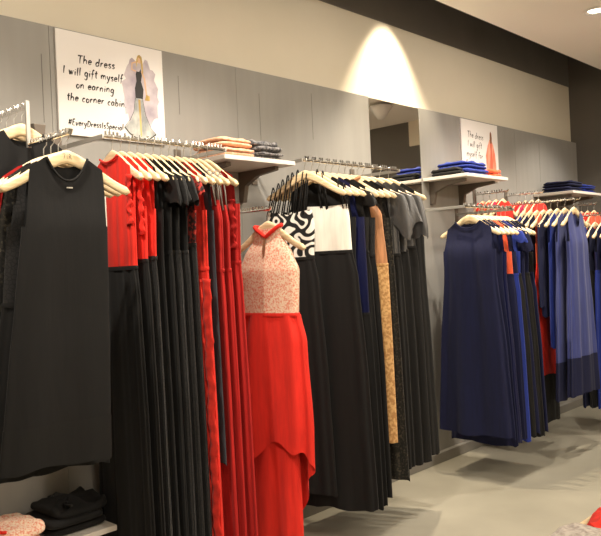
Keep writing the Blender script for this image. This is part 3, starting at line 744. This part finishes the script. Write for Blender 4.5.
folded('folded_dress', 'heap of black folded clothing on the low shelf under the black dresses', MT['black'], (.235, 1.465, .421), .25, .25, .105, 3, 0, 31, messy=.25, M2=MT['black_satin'])
folded('folded_dress', 'coral lace folded garment with red trim on the low shelf', MT['coral_lace'], (.25, 1.185, .421), .25, .26, .085, 2, .08, 33, messy=.2, M2=MT['red'])

# low display table at the picture's lower right corner
t = thing('display_table', 'low pale wooden display table at the lower right corner', 'table', (2.25, 2.25, 0))
b = MB(); b.box(-.39, .39, -.75, .75, .43, .47); b.build('tabletop', MT['wood'], t, False, .004)
for sx in (-1, 1):
    for sy in (-1, 1):
        b = MB(); b.box(sx * .34 - .025, sx * .34 + .025, sy * .69 - .025, sy * .69 + .025, 0, .43); b.build('leg', MT['wood'], t, False, .004)
folded('folded_dress', 'red folded garment on the low display table', MT['red_ruffle'], (2.025, 2.53, .471), .27, .24, .045, 2, .2, 41, messy=.3)
folded('folded_dress', 'white lace folded garment on the low display table', MT['lace_white'], (1.985, 2.33, .471), .24, .20, .035, 2, .1, 42, messy=.3)

# ------------------------------------------------------------------ posters
GL = {  # single-stroke handwriting: x advance, strokes (points); x-height .5, cap 1
 'T': (.62, [[(0, .95), (.6, 1.0)], [(.32, .97), (.28, .5), (.3, 0)]]),
 'h': (.5, [[(.08, 1), (.06, .5), (.05, 0)], [(.06, .3), (.2, .5), (.36, .42), (.38, .2), (.4, 0)]]),
 'e': (.45, [[(.06, .27), (.36, .3), (.34, .46), (.18, .5), (.06, .32), (.1, .08), (.24, 0), (.4, .1)]]),
 'd': (.52, [[(.38, .42), (.2, .5), (.06, .3), (.1, .05), (.24, .02), (.38, .25)], [(.42, 1), (.4, .5), (.42, 0)]]),
 'r': (.38, [[(.08, .5), (.08, .25), (.07, 0)], [(.08, .3), (.2, .48), (.34, .46)]]),
 's': (.4, [[(.34, .46), (.2, .5), (.08, .4), (.2, .27), (.33, .14), (.22, 0), (.05, .05)]]),
 'I': (.28, [[(.14, .95), (.12, .5), (.13, 0)]]),
 'w': (.62, [[(.05, .5), (.12, .2), (.18, 0), (.26, .25), (.3, .42), (.36, .2), (.42, 0), (.5, .3), (.56, .52)]]),
 'i': (.24, [[(.12, .5), (.11, .25), (.13, 0)], [(.13, .70), (.14, .75)]]),
 'l': (.24, [[(.12, 1), (.1, .5), (.13, 0)]]),
 'g': (.5, [[(.38, .44), (.2, .5), (.07, .3), (.14, .06), (.3, .1), (.39, .4)], [(.4, .5), (.38, 0), (.34, -.35), (.2, -.42), (.06, -.3)]]),
 'f': (.4, [[(.38, .95), (.26, 1), (.18, .8), (.17, .4), (.14, -.2)], [(.02, .46), (.34, .52)]]),
 't': (.38, [[(.2, .9), (.17, .4), (.2, .05), (.32, .02)], [(.02, .56), (.36, .62)]]),
 'm': (.7, [[(.06, .5), (.06, 0)], [(.06, .3), (.18, .5), (.3, .42), (.31, 0)], [(.31, .3), (.44, .5), (.56, .42), (.6, 0)]]),
 'y': (.48, [[(.06, .5), (.12, .2), (.24, .1)], [(.42, .52), (.3, .05), (.18, -.35), (.04, -.42)]]),
 'o': (.46, [[(.24, .5), (.08, .35), (.1, .08), (.24, 0), (.38, .15), (.36, .4), (.24, .5)]]),
 'n': (.48, [[(.07, .5), (.07, .2), (.06, 0)], [(.07, .3), (.22, .5), (.36, .4), (.38, 0)]]),
 'a': (.48, [[(.36, .42), (.2, .5), (.06, .28), (.12, .03), (.26, .06), (.36, .3)], [(.38, .5), (.37, .2), (.42, 0)]]),
 'c': (.42, [[(.36, .42), (.2, .5), (.07, .28), (.14, .04), (.36, .06)]]),
 'b': (.48, [[(.08, 1), (.07, .5), (.07, 0)], [(.07, .3), (.22, .48), (.38, .3), (.3, .04), (.07, .03)]]),
 '.': (.2, [[(.08, .02), (.11, .05)]]), '#': (.6, [[(.2, .9), (.1, .05)], [(.45, .92), (.35, .08)], [(.04, .62), (.56, .66)], [(0, .32), (.52, .36)]]),
 'E': (.5, [[(.42, .95), (.1, .9), (.08, .45), (.08, .03), (.44, .05)], [(.08, .5), (.36, .52)]]),
 'v': (.42, [[(.05, .5), (.18, 0), (.4, .55)]]),
 'D': (.6, [[(.1, .95), (.08, 0)], [(.02, .92), (.35, .88), (.54, .5), (.36, .1), (.04, .02)]]),
 'S': (.5, [[(.42, .88), (.24, .97), (.1, .78), (.24, .52), (.4, .3), (.28, .04), (.05, .1)]]),
 'p': (.48, [[(.08, .5), (.07, 0), (.06, -.42)], [(.08, .32), (.24, .5), (.4, .32), (.3, .06), (.08, .06)]]),
 'x': (.44, [[(.05, .5), (.38, 0)], [(.4, .5), (.04, 0)]]),
}
def write(mb, text, s0, t0, size, width, X, up=0.0, stretch=1.0, seed=1):
    R = random.Random(seed); cx = s0
    for ch in text:
        if ch == ' ': cx += .38 * size * stretch; continue
        adv, strokes = GL[ch]
        jy = R.uniform(-.05, .05) * size
        for st in strokes:
            pts = []
            P = [st[0]] + st + [st[-1]]
            for i in range(1, len(P) - 2):
                p0, p1, p2, p3 = P[i - 1], P[i], P[i + 1], P[i + 2]
                for q in range(6):
                    u = q / 6
                    pts.append(tuple(.5 * (2 * p1[k] + (p2[k] - p0[k]) * u + (2 * p0[k] - 5 * p1[k] + 4 * p2[k] - p3[k]) * u * u + (3 * p1[k] - p0[k] - 3 * p2[k] + p3[k]) * u ** 3) for k in (0, 1)))
            pts.append(st[-1])
            Q = [(cx + (x + .12 * y) * size * stretch, t0 + y * size + jy + (cx - s0) * up) for x, y in pts]
            V = []
            for i, (x, y) in enumerate(Q):
                a = Q[max(i - 1, 0)]; c = Q[min(i + 1, len(Q) - 1)]
                dx, dy = c[0] - a[0], c[1] - a[1]; ln = math.hypot(dx, dy) or 1
                wd = width * (.75 + .4 * math.sin(3 * i / len(Q) + 1))
                V += [(X, x - dy / ln * wd / 2, y + dx / ln * wd / 2), (X, x + dy / ln * wd / 2, y - dx / ln * wd / 2)]
            mb.add(V, [(2 * i, 2 * i + 1, 2 * i + 3, 2 * i + 2) for i in range(len(Q) - 1)])
        cx += (adv + .06) * size * stretch
    return cx
def flat(name, M, parent, pts, X, fan=None):
    b = MB(); b.add([(X, y, z) for y, z in pts], [tuple(range(len(pts)))])
    return b.build(name, M, parent, False, -1)
def ragged(cx, cy, rx, ry, n, amp, seed):
    R = random.Random(seed)
    return [(cx + rx * math.cos(a) * (1 + R.uniform(-amp, amp)), cy + ry * math.sin(a) * (1 + R.uniform(-amp, amp))) for a in [2 * PI * i / n for i in range(n)]]
PW, PH = .553, .452
P1 = thing('fashion_poster', 'large white poster about a dress, with a drawn woman in black gown', 'poster', (.051, 1.608, 2.018))
b = MB(); b.box(.0005, .012, 0, PW, 0, PH); b.build('card', MT['paper'], P1, False, .001)
flat('lilac_wash', MT['wash'], P1, ragged(.425, .225, .098, .165, 44, .14, 3), .0124)
wz = .0128
for (tx, s0_, t0_, sz, wd, st, sd) in [('The dress', .098, .318, .036, .0054, 1.16, 1), ('I will gift myself', .026, .262, .035, .0054, 1.10, 2), ('on earning', .086, .208, .034, .0054, 1.17, 3),
                              ('the corner cabin.', .040, .150, .034, .0054, 1.13, 4), ('#EveryDressIsSpecial', .042, .042, .0285, .0046, 1.00, 5)]:
    b = MB(); write(b, tx, s0_, t0_, sz, wd, wz, .015, st, sd); b.build('lettering', MT['ink'], P1, False, -1)
cx = .412
flat('drawn_skirt', MT['gauze_ink'], P1, [(cx - .022, .205), (cx + .018, .205), (cx + .030, .13), (cx + .060, .07), (cx + .085, .045), (cx + .05, .022), (cx, .013), (cx - .045, .025), (cx - .085, .062), (cx - .05, .10), (cx - .03, .15)][::-1], .0128)
b = MB()
def stroke(mb, Q, width, X):
    V = []
    for i, (x, y) in enumerate(Q):
        a = Q[max(i - 1, 0)]; c = Q[min(i + 1, len(Q) - 1)]; dx, dy = c[0] - a[0], c[1] - a[1]; ln = math.hypot(dx, dy) or 1
        V += [(X, x - dy / ln * width / 2, y + dx / ln * width / 2), (X, x + dy / ln * width / 2, y - dx / ln * width / 2)]
    mb.add(V, [(2 * i, 2 * i + 1, 2 * i + 3, 2 * i + 2) for i in range(len(Q) - 1)])
stroke(b, [(cx - .087, .064), (cx - .06, .036), (cx - .02, .016), (cx + .02, .013), (cx + .055, .024), (cx + .087, .046)], .0055, .0133)
stroke(b, [(cx - .022, .205), (cx - .033, .14), (cx - .055, .10), (cx - .086, .064)], .002, .0133)
stroke(b, [(cx + .018, .205), (cx + .032, .13), (cx + .060, .07), (cx + .086, .046)], .002, .0133)
b.build('drawn_hem_line', MT['ink'], P1, False, -1)
flat('drawn_legs', MT['blond'], P1, [(cx - .006, .20), (cx + .006, .20), (cx + .007, .03), (cx - .001, .022)], .0131)
flat('drawn_bodice', MT['ink'], P1, [(cx - .020, .205), (cx + .020, .205), (cx + .026, .25), (cx + .014, .285), (cx + .020, .315), (cx + .014, .345), (cx + .006, .33), (cx - .010, .33), (cx - .014, .315), (cx - .011, .285), (cx - .022, .25)], .0136)
b = MB()
for Q, wd in (([(cx + .018, .335), (cx + .034, .30), (cx + .037, .26), (cx + .044, .215)], .009), ([(cx - .012, .33), (cx - .034, .335), (cx - .032, .365), (cx - .006, .375)], .008)):
    stroke(b, Q, wd, .0136)
b.build('drawn_arms', MT['skin_ink'], P1, False, -1)
flat('drawn_purse', MT['blond'], P1, [(cx + .030, .200), (cx + .058, .200), (cx + .060, .222), (cx + .040, .228)], .0139)
flat('drawn_head', MT['skin_ink'], P1, [(cx + .008 + .013 * math.cos(a), .388 + .019 * math.sin(a)) for a in [i * PI / 8 for i in range(16)]], .0139)
flat('drawn_hair', MT['blond'], P1, [(cx + .010, .41), (cx + .022, .402), (cx + .027, .37), (cx + .028, .33), (cx + .022, .318), (cx + .018, .35), (cx + .014, .392), (cx + .002, .398), (cx - .002, .37), (cx - .010, .345), (cx - .008, .385), (cx, .405)], .0142)

P2 = thing('fashion_poster', 'white poster with a drawn coral gown, above the blue folded clothes', 'poster', (.051, 4.88, 2.015))
b = MB(); b.box(.0005, .012, 0, PW, 0, PH); b.build('card', MT['paper'], P2, False, .001)
for (tx, s0_, t0_, sz, st, sd) in [('The dress', .085, .320, .048, 1.1, 1), ('I will gift', .085, .250, .048, 1.0, 2), ('myself for', .065, .175, .048, 1.05, 3), ('the promotion', .045, .105, .046, .92, 4)]:
    b = MB(); write(b, tx, s0_, t0_, sz, .0052, wz, -.03, st, sd); b.build('lettering', MT['ink'], P2, False, -1)
flat('coral_wash', MT['coral_ink'], P2, [(.37, .02), (.50, .02), (.515, .12), (.50, .22), (.475, .29), (.45, .33), (.42, .33), (.39, .28), (.355, .20), (.36, .10)], .0124)
flat('drawn_gown', mat('coral_red_ink', (.72, .14, .08), .7), P2, [(.405, .02), (.46, .02), (.455, .15), (.45, .25), (.455, .30), (.425, .30), (.43, .24), (.415, .14)], .0128)
flat('drawn_figure', MT['brown_ink'], P2, [(.425, .30), (.452, .30), (.458, .34), (.452, .38), (.440, .395), (.428, .38), (.424, .34)], .0132)

# ------------------------------------------------------------------ mark burnt on the front hanger
fh = [o for o in C.objects if o.get('label', '').startswith('pale wooden hanger with small mark')]
if fh:
    b = MB()
    for Q in ([(-.016, .008), (-.006, .009)], [(-.006, .009), (-.011, -.008)], [(0, .009), (0, -.008)], [(.006, -.008), (.007, .009)], [(.007, .009), (.014, .004)], [(.014, .004), (.008, 0)], [(.008, 0), (.015, -.008)]):
        V = []
        (x0, z0), (x1, z1) = Q; dx, dz = x1 - x0, z1 - z0; ln = math.hypot(dx, dz); nx, nz = -dz / ln * .0009, dx / ln * .0009
        b.add([(x0 + nx, -.0072, z0 + nz - .075), (x0 - nx, -.0072, z0 - nz - .075), (x1 - nx, -.0072, z1 - nz - .075), (x1 + nx, -.0072, z1 + nz - .075)], [(0, 1, 2, 3)])
    b.build('stamped_mark', MT['bracket'], fh[0], False, -1)
